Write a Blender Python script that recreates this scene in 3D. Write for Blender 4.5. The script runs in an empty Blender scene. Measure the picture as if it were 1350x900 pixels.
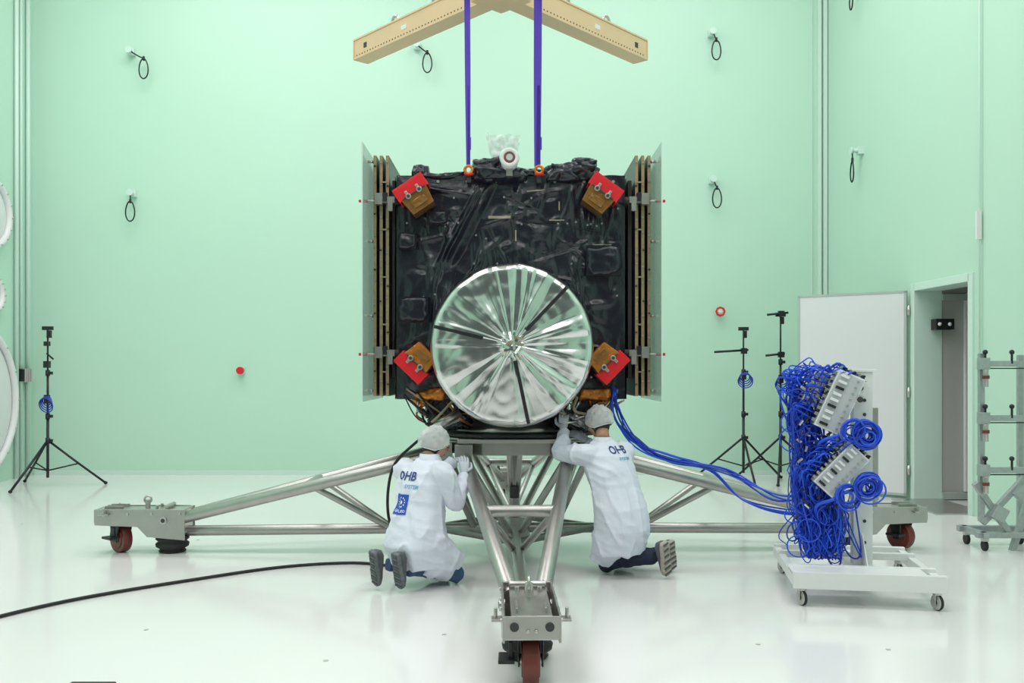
import bpy, bmesh, math, random
from mathutils import Vector, Matrix, noise
from mathutils.bvhtree import BVHTree
random.seed(7)
V=Vector
scene=bpy.context.scene
try:
    scene.view_settings.view_transform='Standard'
    scene.view_settings.look='None'
except Exception as e: print(e)

# ---------------------------------------------------------------- materials
def mat(name,col,rough=0.5,metal=0.0,var=0.0,vscale=5.0,bump=0.0,bscale=40.0,coat=0.0,alpha=1.0,spec=0.5,trans=0.0,detail=4.0,stretch=None,croll=None):
    m=bpy.data.materials.new(name); m.use_nodes=True
    nt=m.node_tree; p=nt.nodes['Principled BSDF']
    p.inputs['Base Color'].default_value=(*col,1); p.inputs['Roughness'].default_value=rough
    p.inputs['Metallic'].default_value=metal; p.inputs['Coat Weight'].default_value=coat
    p.inputs['Coat Roughness'].default_value=0.08
    p.inputs['Alpha'].default_value=alpha; p.inputs['Specular IOR Level'].default_value=spec
    p.inputs['Transmission Weight'].default_value=trans
    tc=nt.nodes.new('ShaderNodeTexCoord'); src=tc.outputs['Object']
    if stretch:
        mp=nt.nodes.new('ShaderNodeMapping'); mp.inputs['Scale'].default_value=stretch
        nt.links.new(src,mp.inputs['Vector']); src=mp.outputs['Vector']
    if var>0:
        n=nt.nodes.new('ShaderNodeTexNoise'); n.inputs['Scale'].default_value=vscale; n.inputs['Detail'].default_value=detail
        nt.links.new(src,n.inputs['Vector'])
        r=nt.nodes.new('ShaderNodeMix'); r.data_type='RGBA'
        c1=[max(0,c*(1-var)) for c in col]; c2=[min(1,c*(1+var)) for c in col]
        r.inputs[6].default_value=(*c1,1); r.inputs[7].default_value=(*c2,1)
        nt.links.new(n.outputs['Fac'],r.inputs[0]); nt.links.new(r.outputs[2],p.inputs['Base Color'])
    if bump>0:
        n=nt.nodes.new('ShaderNodeTexNoise'); n.inputs['Scale'].default_value=bscale; n.inputs['Detail'].default_value=3
        nt.links.new(src,n.inputs['Vector'])
        b=nt.nodes.new('ShaderNodeBump'); b.inputs['Strength'].default_value=bump; b.inputs['Distance'].default_value=0.01
        nt.links.new(n.outputs['Fac'],b.inputs['Height']); nt.links.new(b.outputs['Normal'],p.inputs['Normal'])
    return m

M={}
M['wall']=mat('mint_wall_paint',(0.52,0.765,0.62),0.45,var=0.03,vscale=0.5,bump=0.05,bscale=30)
M['wallr']=mat('mint_wall_paint_side',(0.53,0.76,0.62),0.45,var=0.03,vscale=0.6)
M['ceil']=mat('ceiling_paint',(0.80,0.79,0.80),0.8)
M['added_gate']=mat('added_gate_dark',(0.07,0.08,0.08),0.6)  # for the unseen slatted door, added to give the foil something dark to reflect
M['trim']=mat('mint_trim',(0.62,0.80,0.71),0.4)
M['white']=mat('white_paint',(0.78,0.79,0.79),0.35,var=0.02)
M['leaf']=mat('door_leaf_white',(0.74,0.76,0.77),0.3)
M['steelf']=mat('brushed_door_frame',(0.50,0.56,0.53),0.4,0.4)
M['grey']=mat('grey_metal_panel',(0.50,0.50,0.48),0.5,var=0.05)
M['dark']=mat('dark_gap',(0.04,0.04,0.04),0.6)
M['black']=mat('black_plastic',(0.010,0.010,0.012),0.45)
M['rubber']=mat('black_rubber',(0.015,0.015,0.015),0.65,bump=0.2)
M['ss']=mat('satin_stainless_steel',(0.43,0.42,0.40),0.36,0.88,var=0.14,vscale=9,bump=0.05,bscale=80)
M['ssl']=mat('machined_steel',(0.52,0.50,0.48),0.3,0.9,var=0.1,vscale=12)
M['galv']=mat('galvanised_steel',(0.42,0.45,0.45),0.5,0.7,var=0.2,vscale=25)
M['wheel']=mat('oxblood_castor_tyre',(0.17,0.035,0.028),0.4,var=0.15)
M['beam']=mat('beige_beam_paint',(0.76,0.54,0.33),0.45,var=0.05,vscale=4)
M['sling']=mat('violet_webbing',(0.12,0.06,0.55),0.7,bump=0.3,bscale=120)
M['mli']=mat('black_thermal_blanket',(0.012,0.0135,0.023),0.23,0.0,bump=0.45,bscale=14,spec=0.6)
M['foil']=mat('silver_foil',(0.70,0.705,0.70),0.19,1.0,bump=0.12,bscale=7)
M['tape']=mat('kapton_tape',(0.33,0.30,0.20),0.35,0.2)
M['gold']=mat('amber_kapton',(0.36,0.17,0.05),0.28,0.6,var=0.3,vscale=22,bump=0.6,bscale=25)
M['orange']=mat('copper_kapton',(0.62,0.22,0.04),0.25,0.6,var=0.3,vscale=20,bump=0.8,bscale=30)
M['red']=mat('red_cover',(0.68,0.012,0.02),0.35)
M['panel']=mat('solar_panel_honeycomb_edge',(0.33,0.26,0.15),0.5,var=0.4,vscale=60)
M['pface']=mat('solar_panel_face',(0.02,0.022,0.03),0.35)
M['blue']=mat('blue_cable',(0.015,0.09,0.75),0.35)
M['blue2']=mat('dark_blue_cable',(0.01,0.04,0.45),0.35)
M['coat']=mat('white_cleanroom_coat',(0.75,0.78,0.89),0.85,bump=0.25,bscale=45)
M['navy']=mat('navy_trousers',(0.012,0.018,0.045),0.8,bump=0.3)
M['jeans']=mat('blue_jeans',(0.05,0.10,0.20),0.85,var=0.3,vscale=30,bump=0.3)
M['skin']=mat('skin',(0.50,0.27,0.18),0.5,var=0.06)
M['glove']=mat('pale_glove',(0.60,0.62,0.70),0.55,bump=0.1)
M['hair']=mat('dark_hair',(0.025,0.018,0.014),0.6,bump=0.8,bscale=90)
M['eye']=mat('eye_white',(0.8,0.8,0.78),0.3)
M['lip']=mat('lip',(0.38,0.13,0.10),0.5)
M['lens']=mat('sensor_baffle',(0.22,0.09,0.06),0.4)
M['shoe']=mat('shoe_grey',(0.09,0.10,0.11),0.7,var=0.3,vscale=30)
M['sole']=mat('shoe_sole',(0.14,0.16,0.17),0.7,var=0.5,vscale=45,bump=0.8,bscale=70)
M['solel']=mat('shoe_sole_beige',(0.44,0.40,0.34),0.7,var=0.3,vscale=45,bump=0.8,bscale=70)
M['logo']=mat('print_navy',(0.03,0.06,0.22),0.6)
M['logob']=mat('print_blue',(0.02,0.08,0.48),0.6)
M['logoc']=mat('print_cyan',(0.12,0.40,0.60),0.6)
M['star']=mat('print_white',(0.85,0.85,0.8),0.6)
M['conn']=mat('connector_grey',(0.52,0.54,0.57),0.4)

def transp(name,col,fac,rough=0.3):
    m=bpy.data.materials.new(name); m.use_nodes=True; nt=m.node_tree
    p=nt.nodes['Principled BSDF']; p.inputs['Base Color'].default_value=(*col,1); p.inputs['Roughness'].default_value=rough
    t=nt.nodes.new('ShaderNodeBsdfTransparent'); mx=nt.nodes.new('ShaderNodeMixShader'); mx.inputs[0].default_value=fac
    nt.links.new(t.outputs[0],mx.inputs[1]); nt.links.new(p.outputs[0],mx.inputs[2])
    nt.links.new(mx.outputs[0],nt.nodes['Material Output'].inputs['Surface'])
    return m
M['net']=transp('hairnet_fabric',(0.92,0.95,0.96),0.52,0.5)
M['bag']=transp('clear_plastic_bag',(0.90,0.92,0.92),0.38,0.12)
M['plexi']=transp('protective_cover_plate',(0.34,0.46,0.41),0.55,0.12)

# floor material: glossy epoxy with faint scuffs
fm=mat('white_epoxy_floor',(0.80,0.79,0.785),0.16,var=0.03,vscale=1.2,spec=0.55)
nt=fm.node_tree; p=nt.nodes['Principled BSDF']
n=nt.nodes.new('ShaderNodeTexNoise'); n.inputs['Scale'].default_value=2.5; n.inputs['Detail'].default_value=6
mr=nt.nodes.new('ShaderNodeMapRange'); mr.inputs[3].default_value=0.07; mr.inputs[4].default_value=0.20
nt.links.new(n.outputs['Fac'],mr.inputs[0]); nt.links.new(mr.outputs[0],p.inputs['Roughness'])
M['floor']=fm

# ---------------------------------------------------------------- builder
def catmull(pts,n=8):
    pts=[V(q) for q in pts]
    if len(pts)<3: return pts
    P=[pts[0]*2-pts[1]]+pts+[pts[-1]*2-pts[-2]]
    out=[]
    for i in range(1,len(P)-2):
        a,b,c,d=P[i-1],P[i],P[i+1],P[i+2]
        for k in range(n):
            t=k/n
            out.append(0.5*((2*b)+(c-a)*t+(2*a-5*b+4*c-d)*t*t+(3*b-a-3*c+d)*t**3))
    out.append(P[-2]); return out

class B:
    def __init__(s,name):
        s.name=name; s.bm=bmesh.new(); s.mats=[]
    def mi(s,m):
        m=M[m] if isinstance(m,str) else m
        if m not in s.mats: s.mats.append(m)
        return s.mats.index(m)
    def face(s,vs,mi,smooth=False):
        try:
            f=s.bm.faces.new(vs); f.material_index=mi; f.smooth=smooth
            return f
        except ValueError: return None
    def box(s,c,size,m,R=None):
        mi=s.mi(m); c=V(c); h=[x/2 for x in size]; vs=[]
        for dx in(-1,1):
            for dy in(-1,1):
                for dz in(-1,1):
                    v=V((dx*h[0],dy*h[1],dz*h[2]))
                    if R is not None: v=R@v
                    vs.append(s.bm.verts.new(c+v))
        for f in((0,1,3,2),(4,6,7,5),(0,4,5,1),(2,3,7,6),(0,2,6,4),(1,5,7,3)):
            s.face([vs[i] for i in f],mi)
    def rings(s,rs,m,smooth=True,cap=True,closed=False):
        mi=s.mi(m); R=[[s.bm.verts.new(q) for q in r] for r in rs]; n=len(R[0])
        N=len(R)
        for i in range(N if closed else N-1):
            a,b=R[i],R[(i+1)%N]
            for j in range(n):
                s.face([a[j],a[(j+1)%n],b[(j+1)%n],b[j]],mi,smooth)
        if cap and not closed:
            s.face(R[0][::-1],mi,False); s.face(R[-1],mi,False)
    def tube(s,pts,r,m,seg=12,cap=True,closed=False):
        pts=[V(q) for q in pts]; n=len(pts)
        if not isinstance(r,(list,tuple)): r=[r]*n
        if len(r)!=n:
            k=len(r); rr=[]
            for i in range(n):
                t=i/(n-1)*(k-1); a=min(int(t),k-2); rr.append(r[a]*(1-(t-a))+r[a+1]*(t-a))
            r=rr
        def tan(i):
            if closed: return (pts[(i+1)%n]-pts[i-1]).normalized()
            a=pts[max(0,i-1)]; b=pts[min(n-1,i+1)]; d=(b-a)
            return d.normalized() if d.length>1e-9 else V((0,0,1))
        t0=tan(0); u=t0.orthogonal().normalized(); rs=[]
        for i in range(n):
            t=tan(i); u=(u-t*u.dot(t))
            u=u.normalized() if u.length>1e-6 else t.orthogonal().normalized()
            w=t.cross(u)
            rs.append([pts[i]+(u*math.cos(2*math.pi*k/seg)+w*math.sin(2*math.pi*k/seg))*r[i] for k in range(seg)])
        s.rings(rs,m,True,cap,closed)
    def cyl(s,a,b,r,m,r2=None,seg=24):
        s.tube([a,b],[r,r if r2 is None else r2],m,seg)
    def ball(s,c,size,m,R=None,seg=20,nz=12,fn=None):
        if not isinstance(size,(list,tuple)): size=(size,)*3
        c=V(c); rs=[]
        for i in range(nz+1):
            th=math.pi*(i+0.02)/(nz+0.04); ring=[]
            for j in range(seg):
                ph=2*math.pi*j/seg
                v=V((math.sin(th)*math.cos(ph)*size[0],math.sin(th)*math.sin(ph)*size[1],-math.cos(th)*size[2]))
                if fn: v=fn(v)
                if R is not None: v=R@v
                ring.append(c+v)
            rs.append(ring)
        s.rings(rs,m)
    def torus(s,c,axis,R,r,m,seg=32,ts=8):
        ax=V(axis).normalized(); u=ax.orthogonal().normalized(); w=ax.cross(u); c=V(c)
        s.tube([c+(u*math.cos(2*math.pi*k/seg)+w*math.sin(2*math.pi*k/seg))*R for k in range(seg)],r,m,ts,closed=True)
    def prism(s,pts,off,m):
        mi=s.mi(m); a=[s.bm.verts.new(V(q)) for q in pts]; b=[s.bm.verts.new(V(q)+V(off)) for q in pts]; n=len(a)
        s.face(a,mi); s.face(b[::-1],mi)
        for i in range(n): s.face([a[i],b[i],b[(i+1)%n],a[(i+1)%n]],mi)
    def grid(s,fn,nu,nv,m,smooth=True):
        mi=s.mi(m); g=[[s.bm.verts.new(fn(i/nu,j/nv)) for j in range(nv+1)] for i in range(nu+1)]
        for i in range(nu):
            for j in range(nv): s.face([g[i][j],g[i+1][j],g[i+1][j+1],g[i][j+1]],mi,smooth)
    def done(s,parent=None,bevel=0,normals=True):
        if normals: bmesh.ops.recalc_face_normals(s.bm,faces=s.bm.faces)
        me=bpy.data.meshes.new(s.name); s.bm.to_mesh(me); s.bm.free()
        for m in s.mats: me.materials.append(m)
        o=bpy.data.objects.new(s.name,me); scene.collection.objects.link(o)
        if parent: o.parent=parent
        if bevel:
            md=o.modifiers.new('bevel','BEVEL'); md.width=bevel; md.segments=2; md.limit_method='ANGLE'; md.angle_limit=math.radians(50)
        return o
def empty(name,loc=(0,0,0)):
    e=bpy.data.objects.new(name,None); e.empty_display_size=0.2; scene.collection.objects.link(e); return e
def rotz(a): return Matrix.Rotation(a,3,'Z')
def roty(a): return Matrix.Rotation(a,3,'Y')
def rotx(a): return Matrix.Rotation(a,3,'X')

# ---------------------------------------------------------------- camera
H=1.55
cam=bpy.data.cameras.new('camera'); co=bpy.data.objects.new('camera',cam); scene.collection.objects.link(co)
co.location=(0,0,H); co.rotation_euler=(math.pi/2,0,0)
cam.sensor_width=36; cam.lens=1228/1350*36; cam.shift_y=40/1350; cam.clip_end=100
scene.camera=co

# ---------------------------------------------------------------- room
YB=14.0; YF=-6.0; XL=-7.22; ZC=9.0
def wx(y): return 5.57-0.06*y           # inner face of right wall
b=B('floor'); b.box((-0.5,4.0,-0.1),(16,22,0.2),'floor'); b.done()
b=B('ceiling'); b.box((-0.5,4.0,ZC+0.1),(16,22,0.2),'ceil'); b.done()
b=B('wall_back'); b.box(((XL+wx(YB))/2,YB+0.1,ZC/2),(wx(YB)-XL+0.4,0.2,ZC),'wall'); b.done()
b=B('wall_left'); b.box((XL-0.1,4.0,ZC/2),(0.2,20.0,ZC),'wall'); b.done()
b=B('wall_front'); b.box((-0.5,YF-0.1,ZC/2),(14,0.2,ZC),'wall'); b.done()
E=empty('added_dark_door')   # unseen slatted door behind the camera, added for dark reflections in the foil
b=B('added_reflection_gate')
for i in range(24): b.box((-0.4,YF+0.05,0.14+i*0.28),(8.6,0.06,0.26),'added_gate')
b.box((-4.8,YF+0.06,3.4),(0.2,0.14,6.9),'steelf'); b.box((4.0,YF+0.06,3.4),(0.2,0.14,6.9),'steelf'); b.box((-0.4,YF+0.1,6.95),(9.0,0.2,0.4),'steelf')
b.done(E)
DY0,DY1,DZ=10.08,11.3,2.55
b=B('wall_right')
def wseg(y0,y1,z0,z1):
    b.prism([(wx(y0),y0,z0),(wx(y1),y1,z0),(wx(y1),y1,z1),(wx(y0),y0,z1)],(0.3,0,0),'wallr')
wseg(YF,DY0,0,ZC); wseg(DY1,YB,0,ZC); wseg(DY0,DY1,DZ,ZC)
b.done()

# doorway + open leaf
E=empty('door_1')
b=B('door_frame')
for (y0,y1,z0,z1) in ((DY0-0.07,DY0+0.02,0,DZ+0.07),(DY1-0.02,DY1+0.07,0,DZ+0.07),(DY0,DY1,DZ-0.02,DZ+0.07)):
    b.prism([(wx(y0)-0.025,y0,z0),(wx(y1)-0.025,y1,z0),(wx(y1)-0.025,y1,z1),(wx(y0)-0.025,y0,z1)],(0.34,0,0),'trim')
b.done(E,0.004)
b=B('doorway_recess')
x0=wx(10.7)+0.27
b.box((x0+0.75,11.34,1.3),(1.5,0.08,2.6),'grey'); b.box((x0+0.75,9.98,1.3),(1.5,0.08,2.6),'grey')
b.box((x0+1.5,10.66,1.3),(0.08,1.5,2.6),'grey'); b.box((x0+0.75,10.66,2.62),(1.5,1.44,0.08),'grey')
for z in (0.05,2.45): b.box((x0+0.4,11.27,z),(0.8,0.06,0.08),'steelf')
b.box((x0+0.30,11.27,1.3),(0.05,0.05,2.4),'white'); b.box((x0+0.85,11.27,1.3),(0.09,0.05,2.5),'white')
b.box((x0+0.5,11.26,1.3),(0.012,0.03,2.4),'dark'); b.box((x0+1.4,10.9,1.25),(0.12,0.7,2.3),'dark')
b.box((x0-0.02,11.2,2.12),(0.22,0.14,0.13),'black'); b.ball((x0-0.09,11.12,2.12),0.022,'white'); b.ball((x0+0.03,11.12,2.12),0.022,'white')
b.box((x0-0.3,10.7,0.008),(0.6,1.2,0.016),'ssl')
b.done(E,0.004)
b=B('door_leaf')
A=V((wx(DY1)-0.06,DY1+0.10,0)); C=V((3.755,12.2,0)); d=(C-A); L=d.length; d.normalize(); R=Matrix((d,V((-d.y,d.x,0)),V((0,0,1)))).transposed()
c=A+d*L/2
b.box(c+V((0,0,1.29)),(L,0.05,2.46),'leaf',R)
for t in (0.012,L-0.012): b.box(A+d*t+V((0,0,1.29)),(0.03,0.06,2.49),'steelf',R)
b.box(c+V((0,0,2.53)),(L,0.06,0.03),'steelf',R); b.box(c+V((0,0,0.05)),(L,0.06,0.03),'steelf',R)
for z in (0.35,1.3,2.3): b.cyl(A-d*0.01+V((0,-0.03,z-0.06)),A-d*0.01+V((0,-0.03,z+0.06)),0.018,'ssl')
nn=V((d.y,-d.x,0)); 
if nn.y>0: nn=-nn
b.cyl(C-d*0.1+nn*0.03+V((0,0,1.05)),C-d*0.1+nn*0.08+V((0,0,1.05)),0.012,'ssl'); b.cyl(C-d*0.1+nn*0.08+V((0,0,1.05)),C-d*0.22+nn*0.08+V((0,0,1.05)),0.01,'ssl')
b.done(E)

# trims / conduits
def trim(i,fn):
    b=B('trim_%d'%i); fn(b); b.done()
trim(1,lambda b:[b.cyl((XL+0.04,y,0),(XL+0.04,y,ZC),r,'trim',seg=10) for y,r in((13.5,0.03),(13.62,0.022),(13.82,0.03))])
def t2(b):
    b.box((4.60,YB-0.04,5.7),(0.05,0.08,6.6),'trim'); b.box((4.69,YB-0.03,5.7),(0.06,0.06,6.6),'trim')
    b.box((4.5,YB-0.012,5.7),(0.01,0.024,6.6),'trim')
trim(2,t2)
def t3(b):
    y=9.86; b.cyl((wx(y)-0.03,y,0.02),(wx(y)-0.03,y,ZC),0.010,'trim',seg=8)
    b.box((wx(y)-0.04,y,3.1),(0.05,0.04,0.3),'white')
    y=9.0; b.box((wx(y)-0.03,y,5.5),(0.05,0.1,7),'trim')
trim(3,t3)
b=B('baseboard_back'); b.box(((XL+4.7)/2,YB-0.01,0.035),(4.6-XL,0.02,0.07),'trim'); b.done()
# small wall boxes
b=B('wall_socket_box'); b.box((4.6,YB-0.04,1.4),(0.12,0.08,0.2),'white'); b.box((4.6,YB-0.085,1.4),(0.08,0.01,0.12),'grey'); b.done(bevel=0.005)

# round chamber ports on left wall
for (y,z,r) in ((12.40,1.15,1.10),(12.83,3.74,0.50),(12.86,2.62,0.28)):
    b=B('round_wall_port')
    b.torus((XL+0.05,y,z),(1,0,0),r-0.05,0.05,'white',48,10)
    b.ball((XL+0.0,y,z),(0.09,r-0.06,r-0.06),'white',seg=40,nz=20)
    for k in range(16):
        a=k/16*2*math.pi; b.cyl((XL+0.08,y+math.cos(a)*(r-0.05),z+math.sin(a)*(r-0.05)),(XL+0.115,y+math.cos(a)*(r-0.05),z+math.sin(a)*(r-0.05)),0.012,'ssl',seg=8)
    b.done()
b=B('wall_switch_box'); b.box((XL+0.06,13.68,1.5),(0.10,0.22,0.18),'rubber'); 
for k in range(4): b.box((XL+0.115,13.60+k*0.055,1.5),(0.02,0.02,0.2),'grey')
b.done()

# wall anchors with cable loops
def loop(pos,nrm,dx):
    b=B('wall_cable_loop'); p=V(pos); n=V(nrm)
    s=V((1,0,0)) if abs(n.x)<0.5 else V((0,1,0))
    b.box(p+n*0.02,(0.10,0.10,0.10),'trim'); b.cyl(p,p+n*0.16,0.03,'trim',seg=12); b.cyl(p+n*0.15+V((0,0,0.0)),p+n*0.17,0.05,'trim',seg=12)
    q=p+n*0.14
    pts=[q]+[q+s*(dx*0.3)+V((0,0,-0.05)),q+s*dx*0.7+V((0,0,-0.10))]
    base=q+s*dx+V((0,0,-0.13))
    for k in range(11):
        a=k/10*2*math.pi; pts.append(base+s*(math.sin(a)*0.075*(0.6+0.4*math.sin(a/2)))+V((0,0,-0.15+0.15*math.cos(a)))+n*0.012*k/10)
    b.tube(catmull(pts,4),0.010,'black',8)
    b.cyl(base+V((0,0,0.03)),base+V((0,0,-0.03)),0.018,'black',seg=8)
    b.done()
bn=(0,-1,0); rn=V((-1,-0.06,0)).normalized()
for (x,z,dx) in ((-5.70,6.34,0.22),(-5.68,4.22,0.0),(-1.42,6.43,0.16),(2.99,6.62,0.05),(3.0,4.42,0.05)): loop((x,YB,z),bn,dx)
loop((wx(12.77),12.77,4.58),rn,0.0); loop((wx(12.8),12.8,6.95),rn,0.0)
b=B('emergency_button'); b.box((-4.06,YB-0.03,1.57),(0.1,0.06,0.1),'trim'); b.cyl((-4.06,YB-0.05,1.57),(-4.06,YB-0.12,1.57),0.055,'red'); b.done(bevel=0.005)
b=B('wall_valve_wheel'); b.torus((3.11,YB-0.10,2.45),(0,1,0),0.062,0.017,'red',8,8)
for a in (0,1.05,2.1): b.cyl((3.11-0.06*math.cos(a),YB-0.1,2.45-0.06*math.sin(a)),(3.11+0.06*math.cos(a),YB-0.1,2.45+0.06*math.sin(a)),0.008,'white',seg=8)
b.cyl((3.11,YB,2.45),(3.11,YB-0.11,2.45),0.02,'white'); b.done()

# ceiling lamps
for (x,y,e) in ((-4.0,10.5,1.08),(2.0,10.5,0.85),(-4.0,5.0,1.0),(2.2,5.0,1.0),(-3.5,-1.5,1.0),(2.5,-1.5,1.0)):
    l=bpy.data.lights.new('ceiling_lamp_light','AREA'); l.shape='RECTANGLE'; l.size=4.2; l.size_y=2.6; l.energy=208*e; l.color=(1.0,0.94,0.965)
    o=bpy.data.objects.new('ceiling_lamp',l); scene.collection.objects.link(o); o.location=(x,y,ZC-0.06)
w=bpy.data.worlds.new('world'); scene.world=w; w.use_nodes=True
w.node_tree.nodes['Background'].inputs[0].default_value=(0.9,1,0.95,1); w.node_tree.nodes['Background'].inputs[1].default_value=0.5

# ---------------------------------------------------------------- trolley
TC=V((0.02,8.1,0)); TR=rotz(math.radians(1.2))
ET=empty('transport_trolley')
def TP(k,r,l,z):
    if r>2.8 and k!=0: r-=0.08
    a=-math.pi/2+k*math.pi/2
    d=V((math.cos(a),math.sin(a),0)); p=V((-d.y,d.x,0))
    return TC+TR@(d*r+p*l)+V((0,0,z))
def TRk(k): return TR@rotz(-math.pi/2+k*math.pi/2)
b=B('tube_frame')
for k in range(4):
    R=TRk(k)
    for s in (-1,1):
        b.cyl(TP(k,2.93,s*0.085,0.30),TP(k,0.58,s*0.42,0.88),0.05,'ss')
        b.cyl(TP(k,1.72,s*0.25,0.60),TP(k,1.08,s*0.03,0.21),0.027,'ss',seg=16)
        b.cyl(TP(k,0.35,s*0.05,0.22),TP(k,0.6,s*0.40,0.84),0.03,'ss',seg=16)
        b.box(TP(k,0.60,s*0.42,0.90),(0.16,0.14,0.14),'ssl',R)
        b.cyl(TP(k,0.70,s*0.0,0.20),TP(k+s,0.70,0,0.20),0.03,'ss',seg=16)
    b.cyl(TP(k,2.95,0,0.18),TP(k,0.0,0,0.20),0.045,'ss')
    b.cyl(TP(k,1.73,-0.25,0.60),TP(k,1.73,0.25,0.60),0.040,'ss')
    # wheel block : top plate, side plates
    b.box(TP(k,3.26,0,0.372),(0.74,0.20,0.014),'ssl',R)
    for s in (-1,1):
        pts=[TP(k,2.88,s*0.13,0.12),TP(k,2.88,s*0.13,0.38),TP(k,3.04,s*0.13,0.385),TP(k,3.64,s*0.13,0.385),TP(k,3.64,s*0.13,0.25),TP(k,3.28,s*0.13,0.235),TP(k,3.20,s*0.13,0.15)]
        off=TRk(k)@V((0,s*0.012,0)); b.prism(pts,off,'ss')
        b.cyl(TP(k,3.06,s*0.12,0.29),TP(k,3.06,s*0.155,0.29),0.032,'ssl'); b.cyl(TP(k,3.06,s*0.12,0.29),TP(k,3.06,s*0.158,0.29),0.018,'dark')
        for rr in (2.92,3.16,3.36,3.58): b.cyl(TP(k,rr,s*0.14,0.345),TP(k,rr,s*0.153,0.345),0.012,'ssl',seg=6)
        b.box(TP(k,3.55,s*0.165,0.345),(0.08,0.06,0.012),'ss',R); b.cyl(TP(k,3.55,s*0.175,0.33),TP(k,3.55,s*0.175,0.40),0.010,'ssl',seg=6)
    b.box(TP(k,3.03,0,0.185),(0.30,0.27,0.014),'ssl',R)
    b.box(TP(k,3.46,0,0.262),(0.30,0.27,0.014),'ssl',R)
    b.box(TP(k,3.64,0,0.325),(0.014,0.27,0.11),'ss',R)
    b.box(TP(k,2.90,0,0.28),(0.02,0.27,0.20),'ssl',R)
    for s in (-1,1): b.cyl(TP(k,3.655,s*0.085,0.33),TP(k,3.64,s*0.085,0.33),0.022,'dark'); b.cyl(TP(k,3.658,s*0.02,0.31),TP(k,3.64,s*0.02,0.31),0.010,'ssl',seg=6)
    b.cyl(TP(k,3.24,0,0.37),TP(k,3.24,0,0.45),0.022,'ssl'); b.torus(TP(k,3.24,0,0.45),TRk(k)@V((0,1,0)),0.03,0.009,'ssl',20)
    b.cyl(TP(k,3.05,-0.10,0.40),TP(k,3.05,0.10,0.40),0.018,'ssl',seg=12)
    for s in (-1,1): b.cyl(TP(k,3.14,s*0.06,0.37),TP(k,3.14,s*0.06,0.41),0.014,'ssl',seg=6); b.box(TP(k,3.5,s*0.07,0.39),(0.16,0.012,0.03),'ss',R)
# central frame / platform
oc=[]
for k in range(8):
    a=math.pi/8+k*math.pi/4; oc.append(TC+TR@V((0.66*math.cos(a),0.66*math.sin(a),0)))
for k in range(8):
    p,q=oc[k],oc[(k+1)%8]; dd=(q-p); R=Matrix((dd.normalized(),V((-dd.y,dd.x,0)).normalized(),V((0,0,1)))).transposed()
    b.box((p+q)/2+V((0,0,0.93)),(dd.length+0.03,0.08,0.10),'ss',R)
b.prism([q*1.0+V((0,0,0.985)) for q in oc],(0,0,0.02),'ss')
b.prism([TC+(q-TC)*1.12+V((0,0,1.02)) for q in oc],(0,0,0.025),'dark')
b.box(TC+V((0,-0.64,1.0)),(0.9,0.2,0.03),'ssl')
b.cyl(TC+V((0,0,0.12)),TC+V((0,0,0.30)),0.14,'ss'); b.cyl(TC+V((0,0,0.3)),TC+V((0,0,0.98)),0.05,'ss')
for s in (-1,1): b.cyl(TC+V((s*0.05,-0.45,0.98)),TC+V((s*0.03,-0.3,0.55)),0.022,'ss',seg=12)
b.cyl(TC+V((0,-0.33,0.50)),TC+V((0,-0.33,0.60)),0.04,'dark')
b.cyl(TC+V((0,-0.33,0.55)),TC+V((0,-0.05,0.55)),0.02,'ss')
b.done(ET,0.003)
b=B('castors')
for k in range(4):
    c=TP(k,3.47,0,0.12); sw={0:0.0,1:0.5,2:0.2,3:0.9}[k]
    R=rotz(sw); ax=R@V((1,0,0)); fw=R@V((0,1,0))
    b.cyl(c-ax*0.04,c+ax*0.04,0.12,'wheel',seg=40); b.cyl(c-ax*0.046,c+ax*0.046,0.085,'wheel',seg=32); b.cyl(c-ax*0.06,c+ax*0.06,0.03,'ssl')
    for s in (-1,1):
        b.prism([c+ax*s*0.055+fw*0.03+V((0,0,-0.03)),c+ax*s*0.055-fw*0.03+V((0,0,-0.03)),c+ax*s*0.055-fw*0.08+V((0,0,0.13)),c+ax*s*0.055+fw*0.08+V((0,0,0.13))],ax*s*0.008,'black')
    b.box(c+V((0,0,0.13)),(0.16,0.18,0.016),'black',R); b.cyl(c+V((0,0,0.12)),c+V((0,0,0.14)),0.09,'black')
    b.box(c-ax*0.12-fw*0.04+V((0,0,0.02)),(0.08,0.14,0.02),'black',R); b.box(c-ax*0.10-fw*0.05+V((0,0,0.06)),(0.02,0.06,0.10),'black',R)
b.done(ET,0.004)
b=B('levelling_feet')
for k in range(4):
    c=TP(k,3.03,0,0)
    pr=[(0.105,0.0),(0.115,0.012),(0.10,0.03),(0.135,0.05),(0.14,0.075),(0.115,0.095),(0.14,0.115),(0.135,0.14),(0.10,0.158),(0.10,0.178)]
    b.rings([[c+V((r*math.cos(a*math.pi/16),r*math.sin(a*math.pi/16),z)) for a in range(32)] for r,z in pr],'rubber')
b.done(ET)

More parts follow.
